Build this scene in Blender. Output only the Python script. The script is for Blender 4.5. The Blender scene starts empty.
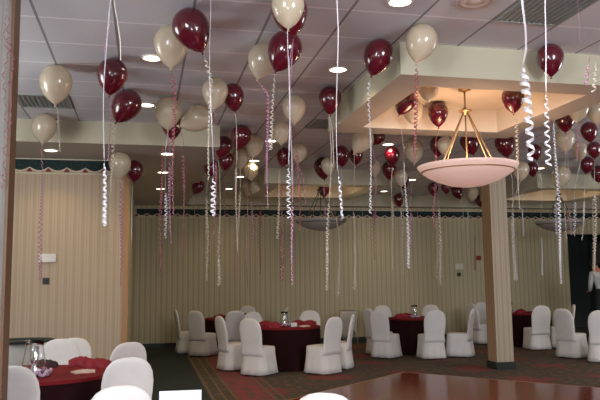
import bpy, bmesh, math, random
from mathutils import Vector, Matrix
random.seed(7)
PI = math.pi
C = bpy.context.scene.collection
SC = bpy.context.scene

# ------------------------------------------------------------------ camera
YAW, PIT, ROL, FPX, EYE = 0.2222973, 0.1124926, -0.0124654, 689.6, 1.62
def cam_axes():
    cy, sy = math.cos(YAW), math.sin(YAW)
    f = Vector((sy*math.cos(PIT), cy*math.cos(PIT), math.sin(PIT)))
    r = Vector((cy, -sy, 0)); u = r.cross(f)
    return math.cos(ROL)*r + math.sin(ROL)*u, -math.sin(ROL)*r + math.cos(ROL)*u, f
CR, CU, CF = cam_axes()
cam = bpy.data.objects.new('camera', bpy.data.cameras.new('camera'))
C.objects.link(cam)
m = Matrix((CR, CU, -CF)).transposed().to_4x4()
m.translation = Vector((0, 0, EYE))
cam.matrix_world = m
cam.data.sensor_width = 36.0
cam.data.lens = FPX*36.0/600.0
cam.data.clip_start = 0.05
SC.camera = cam
def ray(px, py):
    v = CR*((px-300)/FPX) + CU*((200-py)/FPX) + CF
    return v/v.y
def atY(px, py, Y):
    v = ray(px, py)*Y
    return Vector((v.x, v.y, v.z+EYE))
def atZ(px, py, z):
    v = ray(px, py); k = (z-EYE)/v.z
    return Vector((v.x*k, v.y*k, z))

# ------------------------------------------------------------------ world, flash, exposure
w = bpy.data.worlds.new('world'); SC.world = w; w.use_nodes = True
w.node_tree.nodes['Background'].inputs[0].default_value = (0.95, 0.92, 0.92, 1)
w.node_tree.nodes['Background'].inputs[1].default_value = 0.42
SC.view_settings.view_transform = 'Standard'
SC.view_settings.look = 'None'
SC.view_settings.gamma = 1
SC.view_settings.use_curve_mapping = False
SC.view_settings.exposure = 0.0
def light(name, kind, loc, energy, col, size=0.1, parent=None, spot=None):
    d = bpy.data.lights.new(name, kind); d.energy = energy; d.color = col
    if kind == 'SPOT':
        d.spot_size = spot or 2.0; d.spot_blend = 0.8; d.shadow_soft_size = size
    elif kind == 'POINT': d.shadow_soft_size = size
    elif kind == 'AREA': d.size = size
    o = bpy.data.objects.new(name, d); o.location = loc; C.objects.link(o)
    if parent: o.parent = parent
    return o
FLASH = light('camera_flash', 'POINT', (0.03, 0.0, 1.76), 105.0, (0.86, 0.89, 1.0), 0.05)
DOWN_W = 27.0      # each recessed downlight
CHAND_W = 26.0     # bulbs in the near chandelier
WARM = (1.0, 0.76, 0.46)

# ------------------------------------------------------------------ materials
def mat(name, col, rough=0.6, metal=0.0, **k):
    m = bpy.data.materials.new(name); m.use_nodes = True
    b = m.node_tree.nodes['Principled BSDF']
    b.inputs['Base Color'].default_value = (*col, 1)
    b.inputs['Roughness'].default_value = rough
    b.inputs['Metallic'].default_value = metal
    for kk, v in k.items():
        n = kk.replace('_', ' ').title()
        for inp in b.inputs:
            if inp.name.lower() == n.lower(): inp.default_value = v
    return m
class NT:
    def __init__(s, m):
        s.t = m.node_tree; s.n = s.t.nodes; s.b = s.n['Principled BSDF']
    def new(s, typ, **k):
        n = s.n.new(typ)
        for a, v in k.items(): setattr(n, a, v)
        return n
    def link(s, a, b): s.t.links.new(a, b)
    def math(s, op, a, b=None, c=None):
        n = s.new('ShaderNodeMath', operation=op)
        for i, v in enumerate((a, b, c)):
            if v is None: continue
            if isinstance(v, (int, float)): n.inputs[i].default_value = v
            else: s.link(v, n.inputs[i])
        return n.outputs[0]
    def mix(s, f, a, b):
        n = s.new('ShaderNodeMix', data_type='RGBA')
        if isinstance(f, (int, float)): n.inputs[0].default_value = f
        else: s.link(f, n.inputs[0])
        for i, v in ((6, a), (7, b)):
            if isinstance(v, tuple): n.inputs[i].default_value = (*v, 1)
            else: s.link(v, n.inputs[i])
        return n.outputs[2]
    def coord(s):
        c = s.new('ShaderNodeTexCoord'); x = s.new('ShaderNodeSeparateXYZ')
        s.link(c.outputs['Object'], x.inputs[0]); return c.outputs['Object'], x.outputs
    def noise(s, vec, scale, detail=2):
        n = s.new('ShaderNodeTexNoise'); n.inputs['Scale'].default_value = scale
        n.inputs['Detail'].default_value = detail; s.link(vec, n.inputs['Vector'])
        return n.outputs['Fac']

# ceiling tiles
M_ceil = mat('ceiling tile', (0.60, 0.58, 0.62), 0.9)
k = NT(M_ceil); v, xyz = k.coord()
fx = k.math('FRACT', k.math('ADD', k.math('DIVIDE', k.math('SUBTRACT', xyz[0], -0.8666), 0.61), 20.0))
fy = k.math('FRACT', k.math('ADD', k.math('DIVIDE', k.math('SUBTRACT', xyz[1], 5.6645), 0.61), 20.0))
dx = k.math('MINIMUM', fx, k.math('SUBTRACT', 1.0, fx)); dy = k.math('MINIMUM', fy, k.math('SUBTRACT', 1.0, fy))
lx = k.math('LESS_THAN', dx, 0.018); ly = k.math('LESS_THAN', dy, 0.022)
ns = k.noise(v, 60.0, 3)
base = k.mix(ns, (0.59, 0.605, 0.645), (0.71, 0.725, 0.77))
c1 = k.mix(ly, base, (0.88, 0.87, 0.92)); c2 = k.mix(lx, c1, (0.27, 0.265, 0.28))
k.link(c2, k.b.inputs['Base Color'])

def paint(name, a, b):
    m = mat(name, a, 0.75); k = NT(m); v, _ = k.coord()
    k.link(k.mix(k.noise(v, 1.6, 3), a, b), k.b.inputs['Base Color']); return m
M_paint = paint('cream paint', (0.47, 0.445, 0.335), (0.51, 0.485, 0.365))
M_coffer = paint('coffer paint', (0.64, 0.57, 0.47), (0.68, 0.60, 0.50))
M_under = paint('cream paint underside shade', (0.47, 0.44, 0.39), (0.51, 0.48, 0.42))  # same cream paint, with the greyer shade of undersides put into its colour

def wallpaper(name, axis, a, b, per=0.128):
    m = mat(name, a, 0.7); k = NT(m); v, xyz = k.coord()
    u = k.math('FRACT', k.math('ADD', k.math('DIVIDE', xyz[axis], per), 100.0))
    wide = k.math('LESS_THAN', u, 0.42)
    thin = k.math('MULTIPLY', k.math('GREATER_THAN', u, 0.64), k.math('LESS_THAN', u, 0.74))
    c = k.mix(wide, b, a); c = k.mix(thin, c, a)
    n = k.noise(v, 25.0, 3)
    c = k.mix(k.math('MULTIPLY', n, 0.22), c, (0.38, 0.28, 0.17))
    k.link(c, k.b.inputs['Base Color']); return m
WA, WB = (0.47, 0.41, 0.26), (0.62, 0.55, 0.365)
M_wpx = wallpaper('striped wallpaper', 0, WA, WB)
M_wpl = wallpaper('striped wallpaper left light tint', 0, (0.46, 0.355, 0.245), (0.53, 0.415, 0.295), 0.115)  # same wallpaper; the left wall's light colour is put into its tones
M_wpy = wallpaper('striped wallpaper side', 1, WA, WB)
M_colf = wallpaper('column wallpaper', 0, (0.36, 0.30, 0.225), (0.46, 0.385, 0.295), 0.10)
M_cols = wallpaper('column wallpaper side warm shade', 1, (0.36, 0.215, 0.11), (0.46, 0.285, 0.155), 0.10)  # side face: warm-lit shadow put into the wallpaper as orange-brown
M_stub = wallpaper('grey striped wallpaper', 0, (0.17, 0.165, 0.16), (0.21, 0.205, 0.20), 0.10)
M_woodtrim2 = mat('dark oak trim', (0.13, 0.062, 0.028), 0.5)
M_woodtrim = mat('oak trim', (0.42, 0.22, 0.09), 0.45)
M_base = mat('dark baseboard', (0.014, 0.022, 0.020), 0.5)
M_teal = mat('teal valance', (0.020, 0.075, 0.080), 0.8)
k = NT(M_teal); v, _ = k.coord()
k.link(k.mix(k.math('GREATER_THAN', k.noise(v, 30.0, 3), 0.56), (0.006, 0.022, 0.024), (0.022, 0.042, 0.038)), k.b.inputs['Base Color'])
M_cord = mat('cream swag', (0.62, 0.55, 0.40), 0.7)
M_maroon_v = mat('maroon tassel', (0.20, 0.035, 0.04), 0.7)

# carpet
M_carpet = mat('patterned carpet', (0.05, 0.05, 0.03), 0.95)
k = NT(M_carpet); v, xyz = k.coord()
n1 = k.noise(v, 5.0, 4); n2 = k.noise(v, 45.0, 2)
vor = k.new('ShaderNodeTexVoronoi'); vor.inputs['Scale'].default_value = 0.72; vor.inputs['Randomness'].default_value = 0.25
k.link(v, vor.inputs['Vector'])
dist = k.math('ADD', vor.outputs['Distance'], k.math('MULTIPLY', k.math('SUBTRACT', n1, 0.5), 0.6))
red = k.math('LESS_THAN', dist, 0.27)
field = k.mix(n2, (0.030, 0.028, 0.013), (0.072, 0.050, 0.026))
fig = k.math('GREATER_THAN', k.noise(v, 9.0, 3), 0.56)
field = k.mix(fig, field, (0.14, 0.060, 0.030))
redc = k.mix(n2, (0.20, 0.028, 0.026), (0.13, 0.030, 0.022))
inner = k.mix(red, field, redc)
# distance into the field from the left (x) and back (y) edges
ex = k.math('SUBTRACT', xyz[0], 0.90); ey = k.math('SUBTRACT', 16.55, xyz[1])
e = k.math('MINIMUM', ex, ey)
band = k.math('MULTIPLY', k.math('GREATER_THAN', e, 0.35), k.math('LESS_THAN', e, 0.85))
inner = k.mix(band, inner, k.mix(k.math('GREATER_THAN', k.noise(v, 7.0, 2), 0.47), (0.10, 0.05, 0.03), (0.21, 0.030, 0.028)))
for e0 in (0.04, 0.20, 0.34, 0.86, 0.98):
    ln = k.math('LESS_THAN', k.math('ABSOLUTE', k.math('SUBTRACT', e, e0)), 0.018)
    inner = k.mix(ln, inner, (0.13, 0.085, 0.04))
green = k.mix(n2, (0.007, 0.016, 0.011), (0.015, 0.022, 0.015))
out = k.mix(k.math('GREATER_THAN', e, 0.0), green, inner)
k.link(out, k.b.inputs['Base Color'])

# dance floor parquet
M_parq = mat('red-brown parquet', (0.20, 0.05, 0.025), 0.16)
k = NT(M_parq); v, xyz = k.coord()
wv = k.new('ShaderNodeTexWave'); wv.inputs['Scale'].default_value = 1.4; wv.inputs['Distortion'].default_value = 3.0
wv.inputs['Detail'].default_value = 3; k.link(v, wv.inputs['Vector'])
ch = k.new('ShaderNodeTexChecker'); ch.inputs['Scale'].default_value = 1/0.3
k.link(v, ch.inputs['Vector'])
cc = k.mix(wv.outputs['Fac'], (0.15, 0.022, 0.010), (0.21, 0.036, 0.015))
cc = k.mix(k.math('MULTIPLY', ch.outputs['Fac'], 0.35), cc, (0.11, 0.017, 0.009))
k.link(cc, k.b.inputs['Base Color'])

def cloth(name, a, b, rough=0.85, sc=14.0):
    m = mat(name, a, rough); k = NT(m); v, _ = k.coord()
    k.link(k.mix(k.noise(v, sc, 3), a, b), k.b.inputs['Base Color']); return m
M_cover = cloth('white chair cover', (0.68, 0.655, 0.64), (0.75, 0.73, 0.715))
M_white = cloth('white linen', (0.70, 0.67, 0.63), (0.78, 0.76, 0.72))
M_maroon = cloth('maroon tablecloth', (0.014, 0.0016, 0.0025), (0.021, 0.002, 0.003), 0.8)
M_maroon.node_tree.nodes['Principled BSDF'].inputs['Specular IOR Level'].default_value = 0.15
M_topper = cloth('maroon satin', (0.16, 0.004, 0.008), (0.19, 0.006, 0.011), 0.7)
M_topper.node_tree.nodes['Principled BSDF'].inputs['Specular IOR Level'].default_value = 0.2
M_napkin = cloth('maroon napkin', (0.20, 0.004, 0.013), (0.25, 0.007, 0.018), 0.7)
M_linen = cloth('tan napkin', (0.60, 0.45, 0.36), (0.70, 0.56, 0.46))
M_leg = mat('brass-coloured leg', (0.45, 0.32, 0.14), 0.4, 0.6)
M_table = mat('table plywood', (0.35, 0.22, 0.12), 0.6)
M_black = mat('black plastic', (0.012, 0.016, 0.018), 0.4)
M_tray = mat('black serving tray', (0.012, 0.024, 0.026), 0.35)
M_brass = mat('antique brass', (0.42, 0.26, 0.13), 0.4, 0.6)
M_bronze = mat('dark bronze', (0.045, 0.035, 0.03), 0.5, 0.5)
M_glass = mat('clear glass', (0.97, 0.98, 1.0), 0.03, transmission_weight=1.0, ior=1.45)
M_mirror = mat('silvered glass', (0.75, 0.76, 0.78), 0.12, 0.9)
M_lilac = cloth('lilac ribbon bow', (0.45, 0.30, 0.45), (0.62, 0.45, 0.60))
M_paper = mat('white card', (0.62, 0.63, 0.65), 0.6)
M_plate = mat('ivory plate', (0.74, 0.70, 0.62), 0.4)
M_metalbox = mat('brushed metal box', (0.70, 0.66, 0.60), 0.3, 0.5)
M_dark = mat('dark device', (0.02, 0.035, 0.03), 0.5)
M_redbox = mat('red plastic', (0.28, 0.01, 0.015), 0.4)
M_vent = mat('vent grey metal', (0.21, 0.24, 0.235), 0.5)
M_ventw = mat('vent blade metal', (0.26, 0.29, 0.285), 0.5)
M_diff = mat('off-white diffuser', (0.60, 0.49, 0.45), 0.6)
M_wtrim = mat('white light trim', (0.80, 0.76, 0.70), 0.5)
def emis(name, col, s):
    m = mat(name, col, 0.5); b = m.node_tree.nodes['Principled BSDF']
    b.inputs['Emission Color'].default_value = (*col, 1); b.inputs['Emission Strength'].default_value = s; return m
M_lamp = emis('lit lamp', (1.0, 0.86, 0.66), 5.0)
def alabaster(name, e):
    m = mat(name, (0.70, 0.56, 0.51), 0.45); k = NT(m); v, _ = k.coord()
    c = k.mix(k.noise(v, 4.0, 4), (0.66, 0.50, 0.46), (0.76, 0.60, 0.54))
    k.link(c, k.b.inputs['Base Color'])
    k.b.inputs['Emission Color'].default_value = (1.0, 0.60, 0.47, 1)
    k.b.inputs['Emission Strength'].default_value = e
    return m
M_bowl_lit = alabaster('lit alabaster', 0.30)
M_bowl_dim = mat('grey alabaster', (0.42, 0.38, 0.35), 0.5)
M_bm = mat('maroon pearl latex', (0.095, 0.003, 0.013), 0.16, 0.0, subsurface_weight=0.0, specular_ior_level=0.75, coat_weight=0.5, coat_roughness=0.06)
def latex():
    m = mat('cream pearl latex', (0.66, 0.58, 0.45), 0.2, 0.0, specular_ior_level=0.7, coat_weight=0.45, coat_roughness=0.06)
    k = NT(m); tr = k.new('ShaderNodeBsdfTranslucent'); tr.inputs[0].default_value = (0.85, 0.72, 0.52, 1)
    mx = k.new('ShaderNodeMixShader'); mx.inputs[0].default_value = 0.30
    k.link(k.b.outputs[0], mx.inputs[1]); k.link(tr.outputs[0], mx.inputs[2])
    k.link(mx.outputs[0], k.n['Material Output'].inputs['Surface']); return m
M_bc = latex()
RIB = {'w': mat('white ribbon', (0.55, 0.53, 0.57), 0.35), 'p': mat('pink ribbon', (0.38, 0.16, 0.26), 0.35),
       'm': mat('maroon ribbon', (0.24, 0.05, 0.075), 0.4), 'c': mat('cream ribbon', (0.50, 0.44, 0.36), 0.4),
       'v': mat('lilac ribbon', (0.45, 0.40, 0.52), 0.35)}

# ------------------------------------------------------------------ mesh helpers
def bm_new(): return bmesh.new()
def obj(name, bm, material, parent=None, smooth=False, loc=None):
    bmesh.ops.recalc_face_normals(bm, faces=bm.faces)
    me = bpy.data.meshes.new(name); bm.to_mesh(me); bm.free()
    for mm in (material if isinstance(material, (list, tuple)) else [material]): me.materials.append(mm)
    if smooth:
        for p in me.polygons: p.use_smooth = True
        if smooth is not True:
            pass
    o = bpy.data.objects.new(name, me); C.objects.link(o)
    if parent: o.parent = parent
    if loc: o.location = loc
    return o
def thing(name, label, cat, loc=(0, 0, 0), rz=0, group=None):
    o = bpy.data.objects.new(name, None); C.objects.link(o)
    o.location = loc; o.rotation_euler = (0, 0, rz); o.empty_display_size = 0.1
    return tag(o, label, cat, group)
def tag(o, label=None, cat=None, group=None, kind=None):
    if label: o['label'] = label
    if cat: o['category'] = cat
    if group: o['group'] = group
    if kind: o['kind'] = kind
    return o
def struct(name, bm, m, smooth=False): return tag(obj(name, bm, m, None, smooth), kind='structure')
def box(bm, x0, x1, y0, y1, z0, z1, mi=0):
    vs = [bm.verts.new(p) for p in ((x0,y0,z0),(x1,y0,z0),(x1,y1,z0),(x0,y1,z0),(x0,y0,z1),(x1,y0,z1),(x1,y1,z1),(x0,y1,z1))]
    for f in ((0,3,2,1),(4,5,6,7),(0,1,5,4),(1,2,6,5),(2,3,7,6),(3,0,4,7)):
        fc = bm.faces.new([vs[i] for i in f]); fc.material_index = mi
    return vs
def loft(bm, rings, cap0=True, cap1=True, closed=True):
    R = [[bm.verts.new(p) for p in r] for r in rings]
    for a, b in zip(R, R[1:]):
        n = len(a)
        for i in range(n if closed else n-1):
            j = (i+1) % n
            bm.faces.new((a[i], a[j], b[j], b[i]))
    if cap0: bm.faces.new(R[0][::-1])
    if cap1: bm.faces.new(R[-1])
    return R
def lathe(bm, prof, seg=24, cap0=False, cap1=False, cx=0, cy=0):
    rings = [[(cx+r*math.cos(2*PI*i/seg), cy+r*math.sin(2*PI*i/seg), z) for i in range(seg)] for r, z in prof]
    return loft(bm, rings, cap0, cap1)
def tube(bm, pts, rad, seg=8):
    pts = [Vector(p) for p in pts]; rings = []
    for i, p in enumerate(pts):
        d = (pts[min(i+1, len(pts)-1)] - pts[max(i-1, 0)]).normalized()
        a = d.cross(Vector((0.3, 0.2, 1)) if abs(d.z) < 0.9 else Vector((1, 0.1, 0))).normalized(); b = d.cross(a)
        r = rad[i] if isinstance(rad, (list, tuple)) else rad
        rings.append([p + a*r*math.cos(2*PI*j/seg) + b*r*math.sin(2*PI*j/seg) for j in range(seg)])
    loft(bm, rings)
def superring(hw, hd, cy, z, n=32, e=4.0, wave=0.0, k=10, ph=0.0):
    out = []
    for i in range(n):
        t = 2*PI*i/n; c, s = math.cos(t), math.sin(t)
        q = (abs(c)**e + abs(s)**e)**(-1/e)
        g = 1 + wave*math.sin(k*t+ph)
        out.append((hw*c*q*g, cy+hd*s*q*g, z))
    return out
def copy_tree(o, parent=None):
    c = o.copy(); C.objects.link(c); c.parent = parent
    for ch in list(o.children):
        copy_tree(ch, c)
    return c

# ------------------------------------------------------------------ room shell
ZC, ZS = 3.73, 3.43
bm = bm_new(); box(bm, -7, 14, -4, 17.4, -0.1, 0); struct('floor', bm, M_carpet)
bm = bm_new(); box(bm, -7, 14, -4, 17.4, ZC, ZC+0.12); struct('ceiling', bm, M_ceil)
bm = bm_new(); box(bm, -0.4, 11.55, 17.2, 17.35, 0, ZC); box(bm, 12.9, 14, 17.2, 17.35, 0, ZC); box(bm, 11.55, 12.9, 17.2, 17.35, 2.75, ZC)
struct('wall_back', bm, M_wpx)
bm = bm_new(); box(bm, -7, -0.255, 10.68, 10.83, 0, ZS); struct('wall_left', bm, M_wpl)
bm = bm_new(); box(bm, -0.405, -0.255, 10.832, 17.2, 0, ZS); struct('wall_passage', bm, M_wpy)
bm = bm_new(); box(bm, -7.1, -7, -4, 10.1, 0, ZC); struct('wall_far_left', bm, M_wpy)
bm = bm_new(); box(bm, 14, 14.1, -4, 17.4, 0, ZC); struct('wall_right', bm, M_wpy)
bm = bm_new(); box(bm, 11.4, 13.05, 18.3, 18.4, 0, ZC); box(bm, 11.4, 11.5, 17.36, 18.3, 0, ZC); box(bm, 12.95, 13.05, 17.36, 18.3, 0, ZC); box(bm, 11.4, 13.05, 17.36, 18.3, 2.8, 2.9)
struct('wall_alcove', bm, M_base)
# near-left wall end with oak cap
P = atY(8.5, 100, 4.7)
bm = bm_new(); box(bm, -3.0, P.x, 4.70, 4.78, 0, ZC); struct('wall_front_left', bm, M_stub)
bm = bm_new(); box(bm, P.x, P.x+0.02, 4.695, 4.90, 0, ZC); box(bm, P.x-0.3, P.x, 4.781, 4.90, 0, ZC); struct('trim_1', bm, M_woodtrim2)
# oak corner of the left wall
bm = bm_new(); box(bm, -0.315, -0.238, 10.66, 10.679, 0.1, ZS-0.02); box(bm, -0.254, -0.238, 10.68, 10.82, 0.1, ZS-0.02); struct('trim_2', bm, M_woodtrim)
bm = bm_new(); box(bm, -0.22, 11.5, 17.17, 17.2, 0, 0.10); struct('baseboard_back', bm, M_base)
bm = bm_new(); box(bm, -7, -0.255, 10.65, 10.68, 0, 0.10); struct('baseboard_left', bm, M_base)
# soffits
bm = bm_new(); box(bm, -7, 1.0, 9.4, 17.2, ZS, ZC)
for f in bm.faces:
    if f.calc_center_median().z < ZS+0.01: f.material_index = 1
struct('ceiling_soffit_left', bm, [M_paint, M_under])
bm = bm_new(); box(bm, 1.0, 14, 16.8, 17.2, ZS, ZC)
for f in bm.faces:
    if f.calc_center_median().z < ZS+0.01: f.material_index = 1
struct('ceiling_soffit_back', bm, [M_paint, M_under])
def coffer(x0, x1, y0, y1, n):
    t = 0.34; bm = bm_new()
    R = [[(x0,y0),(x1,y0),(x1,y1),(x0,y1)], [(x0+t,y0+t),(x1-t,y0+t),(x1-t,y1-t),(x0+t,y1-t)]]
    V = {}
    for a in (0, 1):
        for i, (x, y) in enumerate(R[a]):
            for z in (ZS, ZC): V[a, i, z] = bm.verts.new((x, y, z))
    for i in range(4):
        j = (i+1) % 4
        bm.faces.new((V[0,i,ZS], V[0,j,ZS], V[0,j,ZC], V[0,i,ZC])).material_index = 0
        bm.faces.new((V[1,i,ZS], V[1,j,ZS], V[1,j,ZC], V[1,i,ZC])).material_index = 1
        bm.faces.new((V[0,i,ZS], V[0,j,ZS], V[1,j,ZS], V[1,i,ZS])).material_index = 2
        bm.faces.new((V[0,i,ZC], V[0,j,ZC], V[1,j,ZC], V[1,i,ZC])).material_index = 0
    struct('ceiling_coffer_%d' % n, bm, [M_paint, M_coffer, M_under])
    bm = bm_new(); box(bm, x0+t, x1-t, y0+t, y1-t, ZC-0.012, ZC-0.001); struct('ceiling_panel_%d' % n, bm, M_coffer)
BOXES = [(2.23, 4.70, 5.69, 8.20), (2.23, 4.70, 12.9, 15.4), (8.0, 10.5, 12.85, 15.4)]
for i, b in enumerate(BOXES): coffer(*b, i+1)
# column
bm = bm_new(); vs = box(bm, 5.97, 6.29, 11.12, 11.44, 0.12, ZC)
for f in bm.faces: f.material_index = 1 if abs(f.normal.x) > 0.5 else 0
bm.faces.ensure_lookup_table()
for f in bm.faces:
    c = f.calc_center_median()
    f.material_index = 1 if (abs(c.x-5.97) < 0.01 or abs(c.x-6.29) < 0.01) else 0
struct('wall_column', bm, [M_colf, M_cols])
bm = bm_new(); box(bm, 5.95, 6.31, 11.10, 11.46, 0, 0.13); struct('baseboard_column', bm, M_base)
# wallpaper border with swags
def border(name, x0, x1, y, ztop, per=0.25):
    bm = bm_new()
    box(bm, x0, x1, y-0.012, y, ztop-0.13, ztop, 0)
    box(bm, x0, x1, y-0.018, y, ztop-0.012, ztop+0.006, 1)
    n = int((x1-x0)/per); 
    for i in range(n+1):
        a = x0+i*per; b = min(a+per, x1)
        if b-a < 0.08: continue
        N = 10; top = []; bot = []; tt = []
        for j in range(N+1):
            t = j/N; x = a+(b-a)*t; dz = 0.052*math.sin(PI*t)
            top.append(bm.verts.new((x, y-0.014, ztop-0.12-dz))); bot.append(bm.verts.new((x, y-0.014, ztop-0.143-dz)))
            tt.append(bm.verts.new((x, y-0.014, ztop-0.11)))
        for j in range(N):
            bm.faces.new((top[j], top[j+1], bot[j+1], bot[j])).material_index = 1
            bm.faces.new((tt[j], tt[j+1], top[j+1], top[j])).material_index = 0
        q = [bm.verts.new(pp) for pp in ((a-0.01, y-0.016, ztop-0.14), (a+0.01, y-0.016, ztop-0.14), (a+0.045, y-0.016, ztop-0.195), (a-0.045, y-0.016, ztop-0.195))]
        bm.faces.new(q).material_index = 2
    box(bm, x0, x1, y-0.008, y, ztop-0.225, ztop-0.20, 1)
    struct(name, bm, [M_teal, M_cord, M_maroon_v])
border('trim_3', -3.5, -0.32, 10.678, 3.42, 0.262)
border('trim_4', -0.2, 13.9, 17.198, 3.36, 0.245)

# ------------------------------------------------------------------ downlights
def downlight(px, py, z, label, watt=DOWN_W, r=0.085, lit=True):
    p = atZ(px, py, z)
    t = thing('downlight', label, 'ceiling light', (p.x, p.y, z), 0, 'recessed round downlights')
    bm = bm_new(); lathe(bm, [(r, -0.001), (r+0.02, -0.001), (r+0.018, -0.012), (r, -0.012), (r, -0.001)], 24); obj('trim_ring', bm, M_wtrim, t, True)
    bm = bm_new(); lathe(bm, [(0.001, -0.009), (r, -0.009), (r, -0.002), (0.001, -0.002)], 24, True, True); obj('lens', bm, M_lamp, t)
    light('bulb', 'SPOT', (0, 0, -0.03), watt, WARM, 0.06, t, 2.3)
    return t
DL = [(152, 57.5, ZC, 'lit downlight between the tilted maroon balloon and the left streamers'), (147, 104.5, ZC, 'lit downlight just right of the upper left maroon balloons'),
      (338, 69, ZC, 'lit downlight beside the long white streamer in mid ceiling'), (400, 1, ZC, 'lit downlight cut by the top edge of the photo'),
      (51, 150, ZS, 'lit downlight under the left soffit above the striped wall'), (167, 153.5, ZS, 'nearest of three downlights in a row under the left soffit'),
      (163, 172, ZS, 'middle of three downlights in a row under the left soffit'), (160.5, 188.5, ZS, 'farthest of three downlights in a row under the left soffit'),
      (271, 140.5, ZC, 'lit downlight behind the pink streamer, nearest in its diagonal row'), (254, 160.5, ZC, 'second downlight of the diagonal row left of the pink streamer'),
      (240, 176.5, ZC, 'third downlight of the diagonal row near cream balloons'), (229, 188.5, ZC, 'farthest downlight of the diagonal row left of cream balloons'),
      (388, 144, ZC, 'lit downlight behind the near coffer above two maroon balloons'), (412, 179.5, ZC, 'lit downlight left of the alabaster bowl'),
      (384, 191, ZC, 'faint far downlight below the stacked maroon balloons'), (540, 168, ZC, 'lit downlight right of the curled white streamer')]
for px, py, z, lb in DL: downlight(px, py, z, lb)
# unseen downlights added as fill above and beside the frame
for (x, y), wh in zip(((-2.2, 3.2), (0.9, 3.0), (7.2, 6.5), (7.2, 10.2), (11.5, 10.0), (11.5, 14.0)), ('over the near left', 'over the nearest table', 'right of the near coffer', 'right of the column', 'far beyond the right edge', 'before the dark alcove')):
    t = thing('downlight', 'added fill downlight outside the picture, ' + wh, 'ceiling light', (x, y, ZC), 0, 'added fill downlights outside the picture')
    bm = bm_new(); lathe(bm, [(0.085, -0.001), (0.105, -0.001), (0.103, -0.012), (0.085, -0.012), (0.085, -0.001)], 24); obj('trim_ring', bm, M_wtrim, t, True)
    bm = bm_new(); lathe(bm, [(0.001, -0.009), (0.085, -0.009), (0.085, -0.002), (0.001, -0.002)], 24, True, True); obj('lens', bm, M_lamp, t)
    light('bulb', 'SPOT', (0, 0, -0.03), DOWN_W, WARM, 0.06, t, 2.3)

# ------------------------------------------------------------------ ceiling vents
X0, Y0, G = -0.8666, 5.6645, 0.61
def vent(ix, iy, nx, ny, label):
    x0, y0 = X0+ix*G, Y0+iy*G
    t = thing('ceiling_vent', label, 'vent', (x0, y0, ZC))
    W, H = nx*G, ny*G
    bm = bm_new(); box(bm, 0.02, W-0.02, 0.02, H-0.02, -0.004, 0); obj('backing', bm, M_vent, t)
    bm = bm_new()
    box(bm, 0.01, W-0.01, 0.01, 0.035, -0.014, 0); box(bm, 0.01, W-0.01, H-0.035, H-0.01, -0.014, 0)
    box(bm, 0.01, 0.035, 0.035, H-0.035, -0.014, 0); box(bm, W-0.035, W-0.01, 0.035, H-0.035, -0.014, 0); obj('frame', bm, M_ventw, t)
    bm = bm_new()
    n = int(W/0.05)
    for i in range(1, n):
        x = i*W/n; box(bm, x-0.006, x+0.006, 0.036, H-0.036, -0.013, -0.004)
    obj('grille', bm, M_ventw, t)
vent(6, -2, 1, 1, 'grey return air vent beside the round diffuser at the top')
vent(-1, 4, 1, 1, 'dark vent above the left soffit near a cream balloon')
q = atZ(321, 122, ZC); vent(round((q.x-X0)/G-0.5), round((q.y-Y0)/G-0.5), 1, 1, 'small grey vent left of the near coffer')
p = atZ(475, 1, ZC)
t = thing('ceiling_speaker', 'round off-white ceiling speaker grille at the top of the photo', 'speaker', (p.x, p.y, ZC))
bm = bm_new(); lathe(bm, [(0.13, 0), (0.16, -0.004), (0.15, -0.014), (0.13, -0.010)], 32); obj('ring', bm, M_diff, t, True)
bm = bm_new(); lathe(bm, [(0.001, -0.016), (0.05, -0.016), (0.055, -0.008), (0.08, -0.008), (0.085, -0.014), (0.11, -0.014), (0.13, -0.006), (0.13, -0.001), (0.001, -0.001)], 32, True, True); obj('grille', bm, M_diff, t, True)

# ------------------------------------------------------------------ dance floor
c0 = Vector((4.29, 11.25)); u1 = Vector((-0.76, -0.65)).normalized(); u2 = Vector((-u1.y, u1.x)); 
if u2.x < 0: u2 = -u2
S = 8.4; ang = math.atan2(u1.y, u1.x)
t = thing('dance_floor', 'glossy red-brown wooden dance floor laid on the carpet', 'dance floor', (c0.x, c0.y, 0), ang)
bm = bm_new(); sy = 1 if (Matrix.Rotation(ang, 2) @ Vector((0, 1))).dot(u2) > 0 else -1
def bx2(bm, a0, a1, b0, b1, z0, z1): box(bm, a0, a1, min(b0*sy, b1*sy), max(b0*sy, b1*sy), z0, z1)
bx2(bm, 0.06, S, 0.06, S, 0.001, 0.022); obj('parquet', bm, M_parq, t)
bm = bm_new(); bx2(bm, 0, S, 0, 0.058, 0.001, 0.02); bx2(bm, 0, 0.058, 0.06, S, 0.001, 0.02); obj('edge_trim', bm, mat('edge strip', (0.34, 0.17, 0.07), 0.35, 0.3), t)

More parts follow.
